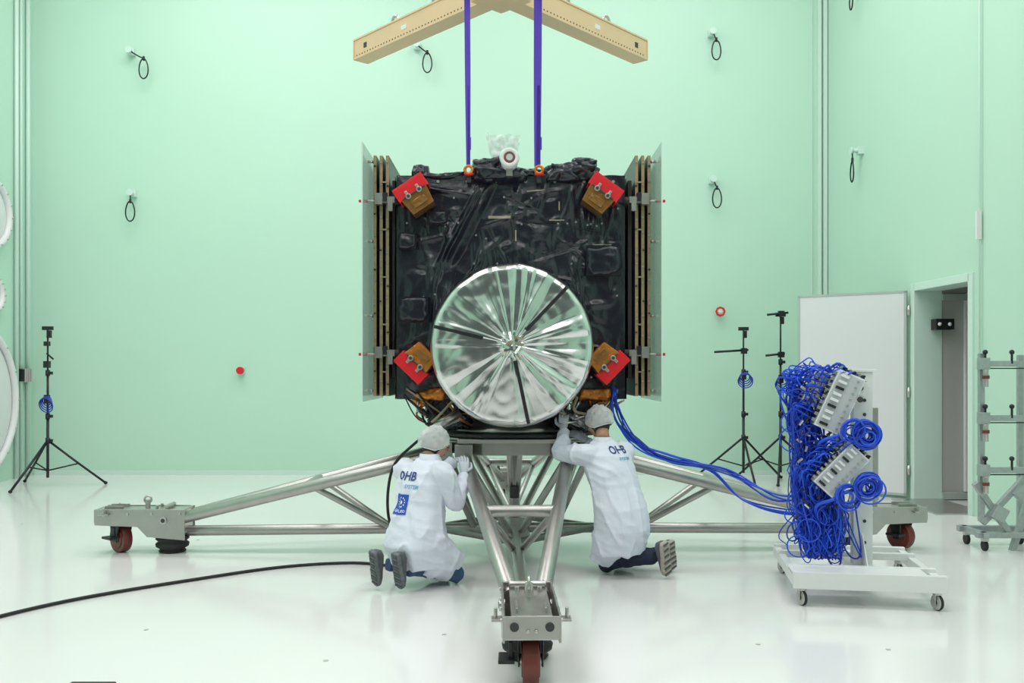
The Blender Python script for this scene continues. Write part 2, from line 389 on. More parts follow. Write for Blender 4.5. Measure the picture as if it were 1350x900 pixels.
# ---------------------------------------------------------------- satellite
ES=empty('satellite')
X0,X1,Y0,Y1,Z0,Z1=-0.93,0.91,7.5,8.7,1.33,3.13
rc=random.Random(21); CREASE=[]
for i in range(150):
    cx=rc.uniform(X0,X1); cz=rc.uniform(1.5,Z1)
    a=rc.choice([math.pi/2,math.pi/2,math.pi/2,0,rc.uniform(0,3.1)])+rc.uniform(-0.35,0.35)
    CREASE.append((cx,cz,math.cos(a),math.sin(a),rc.uniform(0.05,0.30),rc.uniform(0.012,0.05),rc.choice([-1,1,1])*rc.uniform(0.006,0.022)))
def fold(x,y,z,s=1.0):
    p=V((x,y,z))
    c=1-abs(noise.noise(p*5.3))*2
    d=1-abs(noise.noise(p*11))*2
    return s*(0.018*noise.noise(p*2.2)+0.010*c+0.004*d)
def front(u,v):
    x=X0+(X1-X0)*u; z=Z0+(Z1-Z0)*v
    e=min(1,min(u,1-u,v,1-v)*14)
    h=fold(x*0.8+z*0.3,0,z*0.6-x*0.25)*e
    for cx,cz,ca,sa,L,w,a in CREASE:
        dx=x-cx; dz=z-cz; t=dx*ca+dz*sa
        if -L<t<L:
            q=abs(-dx*sa+dz*ca)
            if q<w: h+=a*(1-q/w)*(1-abs(t)/L)*e
    t=(z-2.35)/0.75
    if 0<t<1.05:
        k=min(1,(1.05-t)*5)*min(1,t*5)
        xc=-0.53+0.38*t; h+=0.055*max(0,1-abs(x-xc)/0.06)*k
        h+=0.035*max(0,1-abs(x-xc+0.10-0.03*t)/0.035)*k
    for (xc,za,zb,hh) in ((-0.38,2.0,2.6,0.03),(-0.62,2.2,2.8,0.025),(-0.48,1.9,2.3,0.03),(0.52,2.6,3.1,0.02),(0.60,1.7,2.5,0.02),(0.02,2.5,2.95,0.014)):
        if za<z<zb: h+=hh*max(0,1-abs(x-xc-0.25*(z-za)*(1 if xc<0 else -0.4))/0.03)*math.sin(math.pi*(z-za)/(zb-za))
    return V((x,Y0-h,z+0.03*noise.noise(V((x*4,0,1)))*v**8))
b=B('thermal_blanket_body')
b.grid(front,200,190,'mli')
b.grid(lambda u,v:V((X0-0.012*(1+noise.noise(V((u*5,v*6,2)))),Y0+(Y1-Y0)*u,Z0+(Z1-Z0)*v)),20,24,'mli')
b.grid(lambda u,v:V((X1+0.012*(1+noise.noise(V((u*5,v*6,9)))),Y0+(Y1-Y0)*u,Z0+(Z1-Z0)*v)),20,24,'mli')
b.grid(lambda u,v:V((X0+(X1-X0)*u,Y0+(Y1-Y0)*v,Z1+fold(u*2,v*2,5)*min(1,v*10))),50,30,'mli')
b.grid(lambda u,v:V((X0+(X1-X0)*u,Y0+(Y1-Y0)*v,Z0)),2,2,'mli')
b.grid(lambda u,v:V((X0+(X1-X0)*u,Y1,Z0+(Z1-Z0)*v)),2,2,'mli')
b.done(ES,normals=True)
def lump(b,c,size,m='mli',seed=0,amp=0.25,R=None):
    sx=V(size)
    def fn(v):
        n=noise.noise(V((v.x*9+seed,v.y*9,v.z*9)))+0.8*(0.5-abs(noise.noise(v*17+V((seed,0,0))))*2)
        q=V((v.x/sx.x,v.y/sx.y,v.z/sx.z)); m_=max(abs(q.x),abs(q.y),abs(q.z),1e-3); L=q.length
        return v*((1+0.55*(L/m_-1))*(1+amp*n))
    b.ball(c,size,m,R=R,seg=40,nz=26,fn=fn)
b=B('blanket_pockets_and_top_units')
for (x,z,w,h,s) in ((-0.835,2.60,0.07,0.065,1),(-0.79,2.05,0.12,0.10,2),(0.735,2.44,0.14,0.12,3),(-0.60,2.78,0.08,0.05,5)):
    b.box((x,Y0-0.035,z),(w*2,0.07,h*2),'mli'); lump(b,(x,Y0-0.05,z),(w,0.035,h),seed=s,amp=0.15)
lump(b,(-0.74,7.60,3.165),(0.075,0.1,0.07),seed=1,amp=0.1)
lump(b,(-0.56,7.58,3.13),(0.18,0.1,0.03),seed=14)
lump(b,(-0.17,7.55,3.17),(0.15,0.14,0.10),seed=4,amp=0.3)
lump(b,(-0.10,7.46,3.13),(0.20,0.08,0.05),seed=6,amp=0.3)
lump(b,(0.50,7.60,3.17),(0.17,0.14,0.075),seed=8,amp=0.35)
lump(b,(0.40,7.55,3.15),(0.12,0.1,0.07),seed=3,amp=0.35)
lump(b,(0.58,7.55,3.21),(0.09,0.1,0.06),seed=12,amp=0.3)
lump(b,(0.15,7.7,3.15),(0.2,0.2,0.05),seed=9)
# star sensor
b.cyl((-0.02,7.5,3.20),(-0.02,7.26,3.22),0.062,'white',r2=0.072); b.torus((-0.02,7.26,3.22),(0,1,0),0.060,0.018,'white'); b.cyl((-0.02,7.27,3.22),(-0.02,7.252,3.22),0.045,'lens'); b.cyl((-0.02,7.26,3.22),(-0.02,7.245,3.22),0.026,'conn')
b.box((-0.02,7.40,3.13),(0.05,0.16,0.08),'ssl')
# lifting lugs
for x in (-0.345,0.215):
    b.box((x,7.44,3.09),(0.035,0.03,0.06),'dark'); b.torus((x,7.40,3.155),(0,1,0),0.030,0.012,'orange'); b.cyl((x-0.035,7.40,3.12),(x+0.035,7.40,3.12),0.012,'red')
b.done(ES)
# tape, buttons
b=B('tape_strips_and_studs')
def onf(x,z): 
    return front((x-X0)/(X1-X0),(z-Z0)/(Z1-Z0)).y
def strip(x0,z0,x1,z1,w,m='tape'):
    d=V((x1-x0,0,z1-z0)); n=max(2,int(d.length/0.012)); s=V((-d.z,0,d.x)).normalized()*w/2
    b.grid(lambda u,v:(lambda x,z:V((x,onf(x,z)-0.006,z)))(x0+d.x*u+s.x*(2*v-1),z0+d.z*u+s.z*(2*v-1)),n,3,m)
strip(-0.19,2.79,-0.01,2.79,0.022); strip(0.03,2.6,0.03,2.69,0.012); strip(0.38,2.85,0.38,2.92,0.010)
strip(0.66,2.57,0.80,2.57,0.010); strip(0.12,3.0,0.26,3.01,0.008)
strip(0.30,2.77,0.42,2.77,0.010)
strip(0.12,2.76,0.70,2.68,0.006,'black'); strip(-0.45,2.35,-0.52,2.0,0.006,'black')
rnd=random.Random(3)
for i in range(40):
    x=rnd.uniform(X0+0.05,X1-0.05); z=rnd.choice([1.5,1.9,2.15,2.3,2.42,2.62,2.73,2.86,2.97,3.05])+rnd.uniform(-0.03,0.03)
    y=onf(x,z); b.cyl((x,y+0.003,z),(x,y-0.006,z),0.0085,'ssl',seg=10)
for i in range(8):
    x=X0+0.1+i*0.235; y=onf(x,3.08); b.cyl((x,y,3.08),(x,y-0.008,3.08),0.012,'ssl',seg=10)
b.done(ES)

# antenna reflector wrapped in foil
AC=V((0,7.0,1.75)); AR=0.62
b=B('foil_covered_antenna')
rp=random.Random(4)
PL=[(rp.uniform(0,2*math.pi),rp.uniform(0.05,0.22),rp.uniform(-1,1),rp.uniform(-0.16,0.16)) for i in range(52)]
def pleat(th,t):
    h=0
    for a,w,amp,sk in PL:
        q=abs((th-a-sk*(1-t)+math.pi)%(2*math.pi)-math.pi)
        if q<w: h+=amp*(1-q/w)*w*5
    return h
NA=480; NR=36; rs=[]
for i in range(NR+1):
    t=max(0.004,i/NR); ring=[]
    for j in range(NA):
        th=2*math.pi*j/NA; c,s=math.cos(th),math.sin(th)
        r=AR*t*(1+0.008*noise.noise(V((c*5,s*5,0)))*t)
        y=-0.055*(1-t) + 0.034*pleat(th,t)*(t**1.0)*(1-0.5*t) + 0.012*noise.noise(V((c*t*2.5,s*t*2.5,8)))
        y+=0.003*(1-2*abs(noise.noise(V((c*t*5,s*t*5,4)))))
        if t<0.16: y+=0.015*noise.noise(V((c*t*40,s*t*40,3)))
        if t>0.93: y+=((t-0.93)/0.07)**2*0.05
        ring.append(AC+V((r*c,y,r*s)))
    rs.append(ring)
back=[]
for (f,dy) in ((1.0,0.07),(0.985,0.13),(0.93,0.22),(0.75,0.36),(0.6,0.46)):
    back.append([AC+V((AR*f*math.cos(2*math.pi*j/NA),dy+0.006*pleat(2*math.pi*j/NA,1),AR*f*math.sin(2*math.pi*j/NA))) for j in range(NA)])
b.rings(rs+back,'foil')
b.done(ES,normals=True)
b=B('antenna_straps')
def diskpt(th,t,off=0.012):
    i=min(NR,max(0,int(t*NR))); j=int((th%(2*math.pi))/(2*math.pi)*NA)%NA
    return rs[i][j]+V((0,-off,0))
for ang,t0,t1 in ((math.radians(167),0.38,0.99),(math.radians(47),0.25,0.99),(math.radians(-78),0.22,0.99)):
    side=V((-math.sin(ang),0,math.cos(ang)))
    pts=[diskpt(ang,t0+(t1-t0)*k/20) for k in range(21)]
    b.rings([[p-side*0.013,p+side*0.013,p+side*0.013+V((0,0.008,0)),p-side*0.013+V((0,0.008,0))] for p in pts],'black',smooth=False)
for k in range(11):
    a=k*0.7+0.3; r=0.02+0.06*((k*37)%10)/10
    b.box(AC+V((r*math.cos(a),-0.068-0.003*k+r*0.1,r*math.sin(a))),(0.018,0.004,0.11),'tape' if k%2 else 'foil',roty(a*1.7)@rotx(0.35*math.sin(k)))
b.done(ES)
b=B('antenna_support'); b.cyl((0,7.3,1.75),(0,7.55,1.75),0.35,'mli'); b.done(ES)

# thruster units with red covers
b=B('thruster_units')
def thr(x,z,ang,gold='gold'):
    o=V((x,7.33,z)); v=V((math.cos(ang),0,math.sin(ang))); u=V((v.z,0,-v.x)); n=V((0,1,0))
    R=Matrix((u,n,v)).transposed()
    b.box(o+v*0.085,(0.27,0.20,0.02),'red',R)
    b.box(o+v*0.035-n*0.095,(0.27,0.012,0.10),'red',R); b.box(o+v*0.035+n*0.095,(0.27,0.012,0.10),'red',R)
    for s in (-1,1): b.box(o+v*0.035+u*s*0.128,(0.014,0.20,0.11),'red',R)
    for s in (-1,1):
        b.cyl(o+u*s*0.05-v*0.016-n*0.10,o+u*s*0.05-v*0.016-n*0.125,0.022,'ssl'); b.cyl(o+u*s*0.05-v*0.016-n*0.12,o+u*s*0.05-v*0.016-n*0.13,0.012,'dark')
        b.box(o+u*s*0.05+v*0.012-n*0.108,(0.022,0.01,0.04),'ssl',R)
    b.box(o-v*0.012-n*0.104,(0.20,0.01,0.012),'dark',R)
    b.prism([o+u*-0.115-v*0.005-n*0.10,o+u*0.115-v*0.005-n*0.10,o+u*0.095-v*0.15-n*0.09,o+u*-0.095-v*0.15-n*0.09],n*0.2,gold)
    b.box(o-v*0.09-n*0.102,(0.12,0.008,0.06),'gold',R)
    b.cyl(o+n*0.0-v*0.05,o+n*0.2-v*0.05,0.05,'ssl')
thr(-0.77,2.95,math.radians(124)); thr(0.71,2.955,math.radians(54)); thr(-0.76,1.61,math.radians(226),'orange'); thr(0.76,1.61,math.radians(-44),'orange')
b.done(ES,0.003)

# solar wings + cover plates
b=B('folded_solar_wings')
for s in (-1,1):
    for i,x in enumerate((1.00,1.05,1.10)):
        b.box((s*x,8.08,2.32),(0.022,1.20,1.92),'pface')
        b.box((s*x,7.478,2.32),(0.024,0.008,1.93),'panel')
        for z in (1.36,3.28): b.box((s*x,8.08,z),(0.024,1.2,0.01),'panel')
        for k in range(14): b.box((s*(x+0.004*((k*7)%3-1)),7.470,1.45+k*0.135+0.03*math.sin(k*3+i)),(0.016,0.01,0.012),'ssl' if (k+i)%3 else 'black')
    for k in range(5):
        b.box((s*1.025,7.468,1.55+k*0.38),(0.05,0.008,0.012),'tape')
    for z in (1.70,2.92):
        b.box((s*0.985,7.44,z),(0.10,0.06,0.05),'ssl'); b.box((s*1.06,7.43,z+0.005),(0.06,0.07,0.09),'ssl'); b.box((s*0.97,7.43,z-0.04),(0.04,0.05,0.10),'ssl'); b.box((s*1.01,7.42,z+0.02),(0.03,0.05,0.07),'black')
        b.cyl((s*1.06,7.42,z-0.01),(s*1.20,7.42,z-0.01),0.009,'ssl',seg=10); b.cyl((s*1.15,7.42,z-0.01),(s*1.22,7.42,z-0.01),0.012,'red',seg=10)
        b.cyl((s*0.90,7.46,z),(s*1.0,7.46,z),0.03,'dark')
    b.box((s*0.955,7.9,2.3),(0.03,0.7,1.6),'dark')
b.done(ES)
b=B('wing_cover_plates')
for s in (-1,1):
    b.box((s*1.155,7.75,2.32),(0.008,1.15,2.0),'plexi')
    b.box((s*1.155,7.172,2.32),(0.010,0.006,2.0),'trim')
    for z in (1.40,2.0,2.6,3.24): b.cyl((s*1.11,7.5,z),(s*1.16,7.5,z),0.012,'ssl',seg=8)
b.done(ES)
# underside units & harness
b=B('underside_adapter_and_harness')
b.rings([[TC+V((r*math.cos(a*math.pi/24),r*math.sin(a*math.pi/24),z)) for a in range(48)] for r,z in ((0.58,1.047),(0.58,1.08),(0.50,1.10),(0.47,1.31),(0.52,1.34))],'ss')
for s in (-1,1):
    lump(b,(s*0.66,7.52,1.37),(0.12,0.08,0.05),'orange',seed=s*3+5,amp=0.3)
    lump(b,(s*0.72,7.62,1.33),(0.10,0.1,0.06),'orange',seed=s*5+5,amp=0.3)
    b.box((s*0.60,7.62,1.25),(0.20,0.2,0.15),'mli'); b.box((s*0.5,7.55,1.17),(0.14,0.1,0.09),'ss',roty(s*0.4)); b.box((s*0.62,7.5,1.15),(0.09,0.09,0.11),'dark',roty(-s*0.5))
    b.cyl((s*0.42,7.5,1.22),(s*0.62,7.45,1.12),0.04,'ssl')
    lump(b,(s*0.5,7.65,1.16),(0.16,0.12,0.08),'mli',seed=s*7,amp=0.3)
rnd=random.Random(11)
for i in range(60):
    s=-1 if i%2 else 1
    a=V((s*rnd.uniform(0.35,0.90),rnd.uniform(7.45,7.7),rnd.uniform(1.3,1.42))); c=V((s*rnd.uniform(0.3,0.75),rnd.uniform(7.4,7.7),rnd.uniform(1.08,1.25)))
    mid=(a+c)/2+V((rnd.uniform(-.12,.12),rnd.uniform(-.1,0),rnd.uniform(-.12,.05)))
    b.tube(catmull([a,mid,c],6),rnd.choice([0.006,0.009,0.012]),rnd.choice(['black','black','black','gold','tape','ssl']),6)
b.done(ES)
b=B('clear_plastic_bag')
b.grid(lambda u,v:V((-0.075+0.26*(u-0.5)*(0.6+0.5*v),7.62+0.05*noise.noise(V((u*7,v*6,1))),3.20+0.29*v+0.02*noise.noise(V((u*5,0,3)))*v)),26,20,'bag')
b.grid(lambda u,v:V((-0.065+0.25*(u-0.5)*(0.6+0.5*v),7.66+0.06*noise.noise(V((u*8,v*7,6))),3.20+0.27*v)),26,20,'bag')
b.done(ES)

# ---------------------------------------------------------------- lifting gear
b=B('lifting_spreader_beam')
CC=V((-0.09,7.5,4.64))
for ex,ey in ((-1.46,9.0),(1.24,9.0),(-1.36,6.0),(1.22,6.0)):
    e=V((ex,ey,4.64)); d=(e-CC); L=d.length; d.normalize(); R=Matrix((d,V((-d.y,d.x,0)),V((0,0,1)))).transposed()
    c=(e+CC)/2; sd=V((-d.y,d.x,0))
    b.box(c+V((0,0,0.09)),(L,0.17,0.016),'beam',R); b.box(c-V((0,0,0.09)),(L,0.17,0.016),'beam',R)
    for s in (-1,1): b.box(c+sd*s*0.072,(L,0.012,0.18),'beam',R)
    b.box(e,(0.012,0.17,0.196),'beam',R)
    n=int(L/0.045)
    for i in range(8,n):
        for s in (-1,1):
            q=CC+d*(i*0.045); b.cyl(q+sd*s*0.078-V((0,0,0.065)),q+sd*s*0.080-V((0,0,0.065)),0.008,'dark',seg=6)
    for t in (0.42,0.72):
        q=CC+d*L*t+V((0,0,0.10)); b.torus(q+V((0,0,0.04)),sd,0.045,0.014,'ssl',20); b.box(q,(0.10,0.10,0.02),'ssl',R)
    q=CC+d*L*0.6; 
    for s in (-1,1): b.box(q+sd*s*0.079,(0.08,0.003,0.04),'white',R); b.box(q+d*0.62+sd*s*0.079,(0.05,0.003,0.05),'dark',R)
b.box(CC,(0.34,0.34,0.23),'beam',rotz(math.pi/4)); b.box(CC+V((0,0,0.13)),(0.44,0.44,0.02),'beam')
for s in (-1,1): b.box(CC+V((s*0.22,-0.05,0.0)),(0.10,0.06,0.12),'ssl')
b.cyl(CC+V((0,0,0.1)),CC+V((0,0,0.5)),0.05,'ssl'); b.torus(CC+V((0,0,0.56)),(0,1,0),0.07,0.022,'ssl')
b.cyl(CC+V((0,0,0.6)),CC+V((0,0,ZC-4.64)),0.015,'ssl'); b.box(CC+V((0,0,0.95)),(0.22,0.16,0.3),'beam')
b.done(bevel=0.003)
def sling(x,w):
    b=B('lifting_sling')
    yt=7.18
    for s,wd in ((-1,w),(1,w*0.7)):
        pts=[V((x+s*0.012,yt+0.01*s,4.80)),V((x+s*0.010,7.24,4.3)),V((x+s*0.009,7.32,3.8)),V((x+s*0.003,7.40,3.18))]
        b.rings([[p+V((-wd/2,-0.003,0)),p+V((wd/2,-0.003,0)),p+V((wd/2,0.003,0)),p+V((-wd/2,0.003,0))] for p in catmull(pts,6)],'sling',smooth=False)
    b.box((x,yt,4.80),(w*2,0.25,0.02),'sling')
    b.box((x+0.004,7.385,3.36),(w*1.1,0.006,0.10),'sling')
    b.done()
sling(-0.345,0.030); sling(0.205,0.050)

# ---------------------------------------------------------------- light stands
def stand(x,y,top,name='light_stand',arm=None,seed=0):
    b=B(name)
    b.cyl((x,y,0.12),(x,y,0.95),0.019,'black',seg=12); b.cyl((x,y,0.9),(x,y,top*0.72),0.016,'black',seg=12); b.cyl((x,y,top*0.7),(x,y,top),0.012,'black',seg=12)
    for z in (0.62,0.95,top*0.71): b.cyl((x,y,z-0.04),(x,y,z+0.04),0.030,'black',seg=12); b.box((x+0.035,y,z),(0.06,0.03,0.04),'black')
    for k in range(3):
        a=seed+k*2*math.pi/3; d=V((math.cos(a),math.sin(a),0))
        b.tube([V((x,y,0.60))+d*0.03,V((x,y,0.30))+d*0.38,V((x,y,0.02))+d*0.72],0.016,'black',8)
        b.cyl(V((x,y,0.22))+d*0.02,V((x,y,0.30))+d*0.38,0.010,'black',seg=8); b.ball(V((x,y,0.022))+d*0.72,(0.026,0.026,0.022),'rubber',seg=10,nz=6)
    b.box((x,y,top-0.02),(0.14,0.04,0.05),'black'); b.box((x+0.02,y,top-0.10),(0.05,0.05,0.1),'black')
    if arm:
        for (z,x0,x1) in arm: b.cyl((x+x0,y-0.03,z),(x+x1,y-0.03,z+0.03),0.016,'black',seg=8); b.box((x,y-0.03,z+0.015),(0.08,0.06,0.08),'black')
        z=arm[0][0]-0.35
    else: z=1.16; b.cyl((x,y-0.03,1.8),(x+0.09,y-0.03,1.72),0.012,'black'); b.box((x,y-0.02,1.65),(0.07,0.07,0.09),'black'); b.box((x,y-0.02,1.93),(0.06,0.07,0.06),'black')
    for k in range(4): b.torus((x+0.01,y-0.04-0.01*k,z-0.02*k),(0.2,1,0.1*k),0.065+0.012*k,0.008,'blue2',24,6)
    b.box((x,y-0.02,z+0.02),(0.06,0.06,0.12),'black')
    b.done()
stand(-6.28,12.6,2.16,seed=0.35)
stand(3.28,13.2,2.18,arm=[(1.83,-0.42,0.06)],seed=0.5)
stand(3.82,13.25,2.38,arm=[(1.78,-0.22,0.05),(2.36,-0.2,0.1)],seed=0.2)

# ---------------------------------------------------------------- galvanised rack at right
b=B('metal_pipe_rack')
y=8.1
b.box((4.08,y,0.98),(0.045,0.045,1.46),'galv'); b.box((4.50,y+0.15,0.95),(0.045,0.045,1.5),'galv')
for z in (1.62,1.15,0.70):
    b.box((4.33,y-0.03,z),(0.56,0.05,0.05),'galv'); b.box((4.30,y-0.03,z-0.04),(0.50,0.02,0.01),'dark')
    b.box((4.08,y-0.04,z),(0.08,0.08,0.10),'galv'); b.cyl((4.08,y-0.08,z-0.20),(4.08,y-0.08,z-0.05),0.022,'ssl',seg=12); b.cyl((4.08,y-0.08,z-0.13),(4.08,y-0.08,z-0.10),0.03,'wheel',seg=12)
    for x in (4.09,4.32,4.48): b.cyl((x,y-0.05,z),(x,y-0.05,z+0.09),0.010,'black',seg=8); b.ball((x,y-0.05,z+0.1),0.022,'black',seg=10,nz=6)
b.box((4.30,y,0.46),(0.05,0.05,0.62),'galv',roty(0.75)); b.box((4.17,y-0.02,0.36),(0.05,0.05,0.55),'galv',roty(-0.6)); b.box((4.42,y,0.22),(0.05,0.05,0.5),'galv',roty(0.3))
b.box((4.33,y-0.04,0.14),(0.62,0.06,0.05),'galv'); b.box((4.33,y+0.3,0.14),(0.62,0.06,0.05),'galv')
for x in (4.08,4.60): b.box((x,y+0.13,0.14),(0.05,0.45,0.05),'galv')
b.box((4.2,y-0.05,0.33),(0.12,0.1,0.12),'galv',roty(0.5)); b.box((4.40,y-0.05,0.5),(0.1,0.1,0.1),'galv',roty(0.7))
for x in (4.10,4.58):
    for yy in (y-0.02,y+0.3):
        b.cyl((x-0.015,yy,0.045),(x+0.015,yy,0.045),0.045,'rubber',seg=20); b.box((x,yy,0.10),(0.05,0.05,0.04),'ssl')
b.done(bevel=0.003)

# ---------------------------------------------------------------- cable cart
EC=empty('cable_test_cart')
CR=rotz(math.radians(-9)); CO=V((2.42,6.62,0))
def CP(x,y,z): return CO+CR@V((x,y,0))+V((0,0,z))
b=B('cart_frame')
b.box(CP(0,-0.53,0.175),(0.96,0.05,0.11),'white',CR); b.box(CP(0,-0.27,0.20),(0.96,0.05,0.05),'white',CR); b.box(CP(0,0.53,0.175),(0.96,0.05,0.09),'white',CR)
b.box(CP(0,0.25,0.2),(0.96,0.05,0.05),'white',CR)
for x in (-0.455,0.455): b.box(CP(x,0,0.165),(0.05,1.02,0.07),'white',CR)
b.box(CP(0.05,0,0.165),(0.16,1.02,0.06),'white',CR)
b.box(CP(-0.05,-0.40,0.215),(0.86,0.24,0.012),'white',CR)
b.box(CP(0.06,0,0.86),(0.13,0.11,1.38),'white',CR); b.box(CP(-0.08,0.10,0.9),(0.07,0.05,1.3),'conn',CR)
b.box(CP(0.06,0,1.56),(0.17,0.15,0.02),'white',CR)
for z in (0.35,0.5,0.65,0.95,1.25,1.35,1.48): b.cyl(CP(0.07,-0.053,z),CP(0.07,-0.061,z),0.012,'dark',seg=10)
for s in (-1,1): b.prism([CP(0.05,s*0.05,0.2),CP(0.05,s*0.25,0.2),CP(0.05,s*0.05,0.42)],CR@V((0.01,0,0)),'white')
for (x,y) in ((-0.42,-0.5),(0.43,-0.5),(-0.42,0.5),(0.43,0.5)):
    c=CP(x,y,0.052); ax=CR@V((0.9,0.4,0)).normalized()
    b.cyl(c-ax*0.013,c+ax*0.013,0.05,'grey',seg=24); b.cyl(c-ax*0.016,c+ax*0.016,0.022,'ssl'); b.cyl(c-ax*0.011,c+ax*0.011,0.052,'rubber',seg=24)
    for s in (-1,1): b.box(c+ax*s*0.02+V((0,0,0.03)),(0.005,0.04,0.09),'ssl',CR)
    b.cyl(CP(x,y,0.10),CP(x,y,0.13),0.03,'ssl')
b.done(EC,0.004)
b=B('connector_panels')
ports=[]
for (x,y,z,ang,w,h) in ((-0.13,-0.16,1.34,0.42,0.19,0.42),(-0.12,-0.17,0.87,0.75,0.17,0.36),(-0.28,-0.10,1.44,0.42,0.10,0.26)):
    R=CR@roty(ang)
    c=CP(x,y,z); b.box(c,(w,0.16,h),'white',R); b.box(c+R@V((0,-0.082,0)),(w*0.9,0.006,h*0.94),'conn',R)
    for i in range(9):
        q=c+R@V((-w*0.22,-0.092,(i-4)*h*0.105)); b.box(q,(w*0.30,0.024,h*0.045),'white' if i%3 else 'black',R)
        q2=c+R@V((w*0.27,-0.088,(i-4)*h*0.105)); b.cyl(q2,q2+CR@V((0,-0.012,0)),0.008,'ssl',seg=8)
        q=c+R@V((-w*0.5-0.012,0,(i-4)*h*0.105)); b.box(q,(0.03,0.13,h*0.05),'ssl',R); b.box(q+R@V((-0.02,0,0)),(0.02,0.1,h*0.04),'black',R)
        for kk in range(3): ports.append(q+R@V((-0.02,-0.05+0.05*kk,0)))
    for i in range(6):
        q=c+R@V(((i-2.5)*w*0.17,0,h*0.5+0.014)); b.box(q,(w*0.08,0.10,0.03),'black' if i%2 else 'ssl',R); ports.append(q)
b.box(CP(0.02,-0.10,1.44),(0.10,0.10,0.10),'white',CR@roty(0.35)); b.cyl(CP(0.02,-0.15,1.44),CP(0.02,-0.165,1.44),0.022,'black'); b.cyl(CP(0.0,-0.25,1.36),CP(0.0,-0.262,1.36),0.02,'dark')
b.box(CP(0.14,-0.02,1.05),(0.05,0.05,0.5),'ssl',CR)
b.done(EC,0.002)
b=B('blue_cable_bundle')
rnd=random.Random(5)
for i,a in enumerate(ports+ports[:30]):
    out=CR@V((-rnd.uniform(0.04,0.16),rnd.uniform(-0.10,0.06),rnd.uniform(-0.01,0.06)))
    xe=rnd.gauss(-0.26,0.07); xm=rnd.uniform(-0.46,-0.22)
    zt=a.z
    p1=a+out
    p2=CP(xm,rnd.uniform(-.16,.10),zt-rnd.uniform(0.12,0.3))
    p3=CP(rnd.uniform(-0.42,-0.12),rnd.uniform(-.12,.12),zt*0.5+rnd.uniform(0.0,0.12))
    p4=CP(xe,rnd.uniform(-.16,.05),rnd.uniform(0.25,0.42))
    p5=CP(xe+rnd.uniform(0.02,0.12),rnd.uniform(-.2,.0),rnd.uniform(0.24,0.55))
    p6=CP(xe+rnd.uniform(-0.1,0.12),rnd.uniform(-.2,.0),rnd.uniform(0.5,0.95))
    pts=[a,p1,p2,p3,p4,p5]+([p6] if i%2 else [])
    b.tube(catmull(pts,6),rnd.choice([0.004,0.005,0.0065]),rnd.choice(['blue','blue','blue','blue2']),6)
for i in range(34):
    c2=CP(rnd.uniform(-0.44,-0.16),rnd.uniform(-.2,0.0),rnd.choice([rnd.uniform(0.32,0.75),rnd.uniform(0.95,1.5)])); R0=rnd.uniform(0.04,0.10)
    b.torus(c2,(rnd.uniform(-.6,.6),1,rnd.uniform(-.6,.6)),R0,0.005,rnd.choice(['blue','blue','blue2']),22,6)
for (x,z,y) in ((0.04,1.12,-0.22),(0.05,0.76,-0.22),(-0.06,1.14,-0.28),(-0.08,0.70,-0.26)):
    for k in range(22 if x>0 else 7):
        b.torus(CP(x+rnd.uniform(-.018,.018),y-0.004*k,z+rnd.uniform(-.018,.018)),(rnd.uniform(-.3,.3),1,rnd.uniform(-.3,.3)),rnd.uniform(0.03,0.10),0.006,'blue' if k%4 else 'blue2',26,6)
    b.tube(catmull([CP(x-0.08,y,z-0.02),CP(x-0.2,y+0.05,z-0.08),CP(-0.25,-0.1,z-0.2)],8),0.012,'blue',8)
for i in range(60):
    x=rnd.uniform(-0.40,-0.1); z=rnd.uniform(0.5,1.5); q=CP(x,rnd.uniform(-.24,-.12),z)
    b.box(q,(0.012,0.012,0.04),rnd.choice(['black','ssl','black','conn']),Matrix.Rotation(rnd.uniform(0,3),3,V((rnd.random(),1,rnd.random())).normalized()))
b.done(EC)
# blue harness from satellite to cart
b=B('blue_umbilical_cables')
rnd=random.Random(9)
for i in range(9):
    o=lambda s=0.03:V((rnd.uniform(-s,s),rnd.uniform(-s,s),rnd.uniform(-s,s)))
    pts=[V((0.80,7.44,1.42))+o(),V((0.84,7.42,1.20))+o(0.045),V((0.98,7.45,1.00))+o(0.035),V((1.25,7.5,0.86))+o(0.03),V((1.7,7.45,0.76))+o(0.02),V((2.0,7.1,0.60))+o(0.03),V((2.2,6.80,0.64))+o(0.03)]
    if i>4: pts[4:]=[V((1.60,7.58,0.76))+o(0.015),V((1.85,7.5,0.53))+o(0.02),V((2.1,7.2,0.47))+o(0.02),V((2.22,6.8,0.55))+o(0.02)]
    b.tube(catmull(pts,8),0.0065,'blue' if i%3 else 'blue2',8)
b.done()

# floor cable
b=B('floor_cable')
pts=[(-3.9,4.4,0.013),(-3.35,5.6,0.013),(-2.95,6.3,0.013),(-2.3,6.95,0.013),(-1.8,7.35,0.013),(-1.3,7.5,0.013),(-0.95,7.38,0.013),(-0.80,7.30,0.013),(-0.85,7.55,0.03),(-1.02,7.7,0.35),(-0.98,7.62,0.75),(-0.80,7.6,0.96),(-0.6,7.6,1.1)]
b.tube(catmull(pts,10),0.012,'rubber',10); b.done()
b=B('equipment_case'); b.box((-1.85,4.02,0.085),(0.21,0.22,0.17),'black'); b.box((-1.85,4.02,0.175),(0.20,0.21,0.012),'rubber'); b.cyl((-1.92,3.96,0.185),(-1.80,3.96,0.185),0.008,'ssl',seg=8); b.done(bevel=0.008)
b=B('floor_sockets')
for (x,y) in ((-2.2,5.6),(-2.9,8.6),(-3.6,6.4),(1.4,5.3),(2.1,5.2),(3.0,9.2),(-1.0,5.0),(3.4,5.6),(-5.0,9.5),(1.2,8.9),(-0.4,5.5)):
    b.cyl((x,y,0),(x,y,0.003),0.014,'grey',seg=12)
b.done()

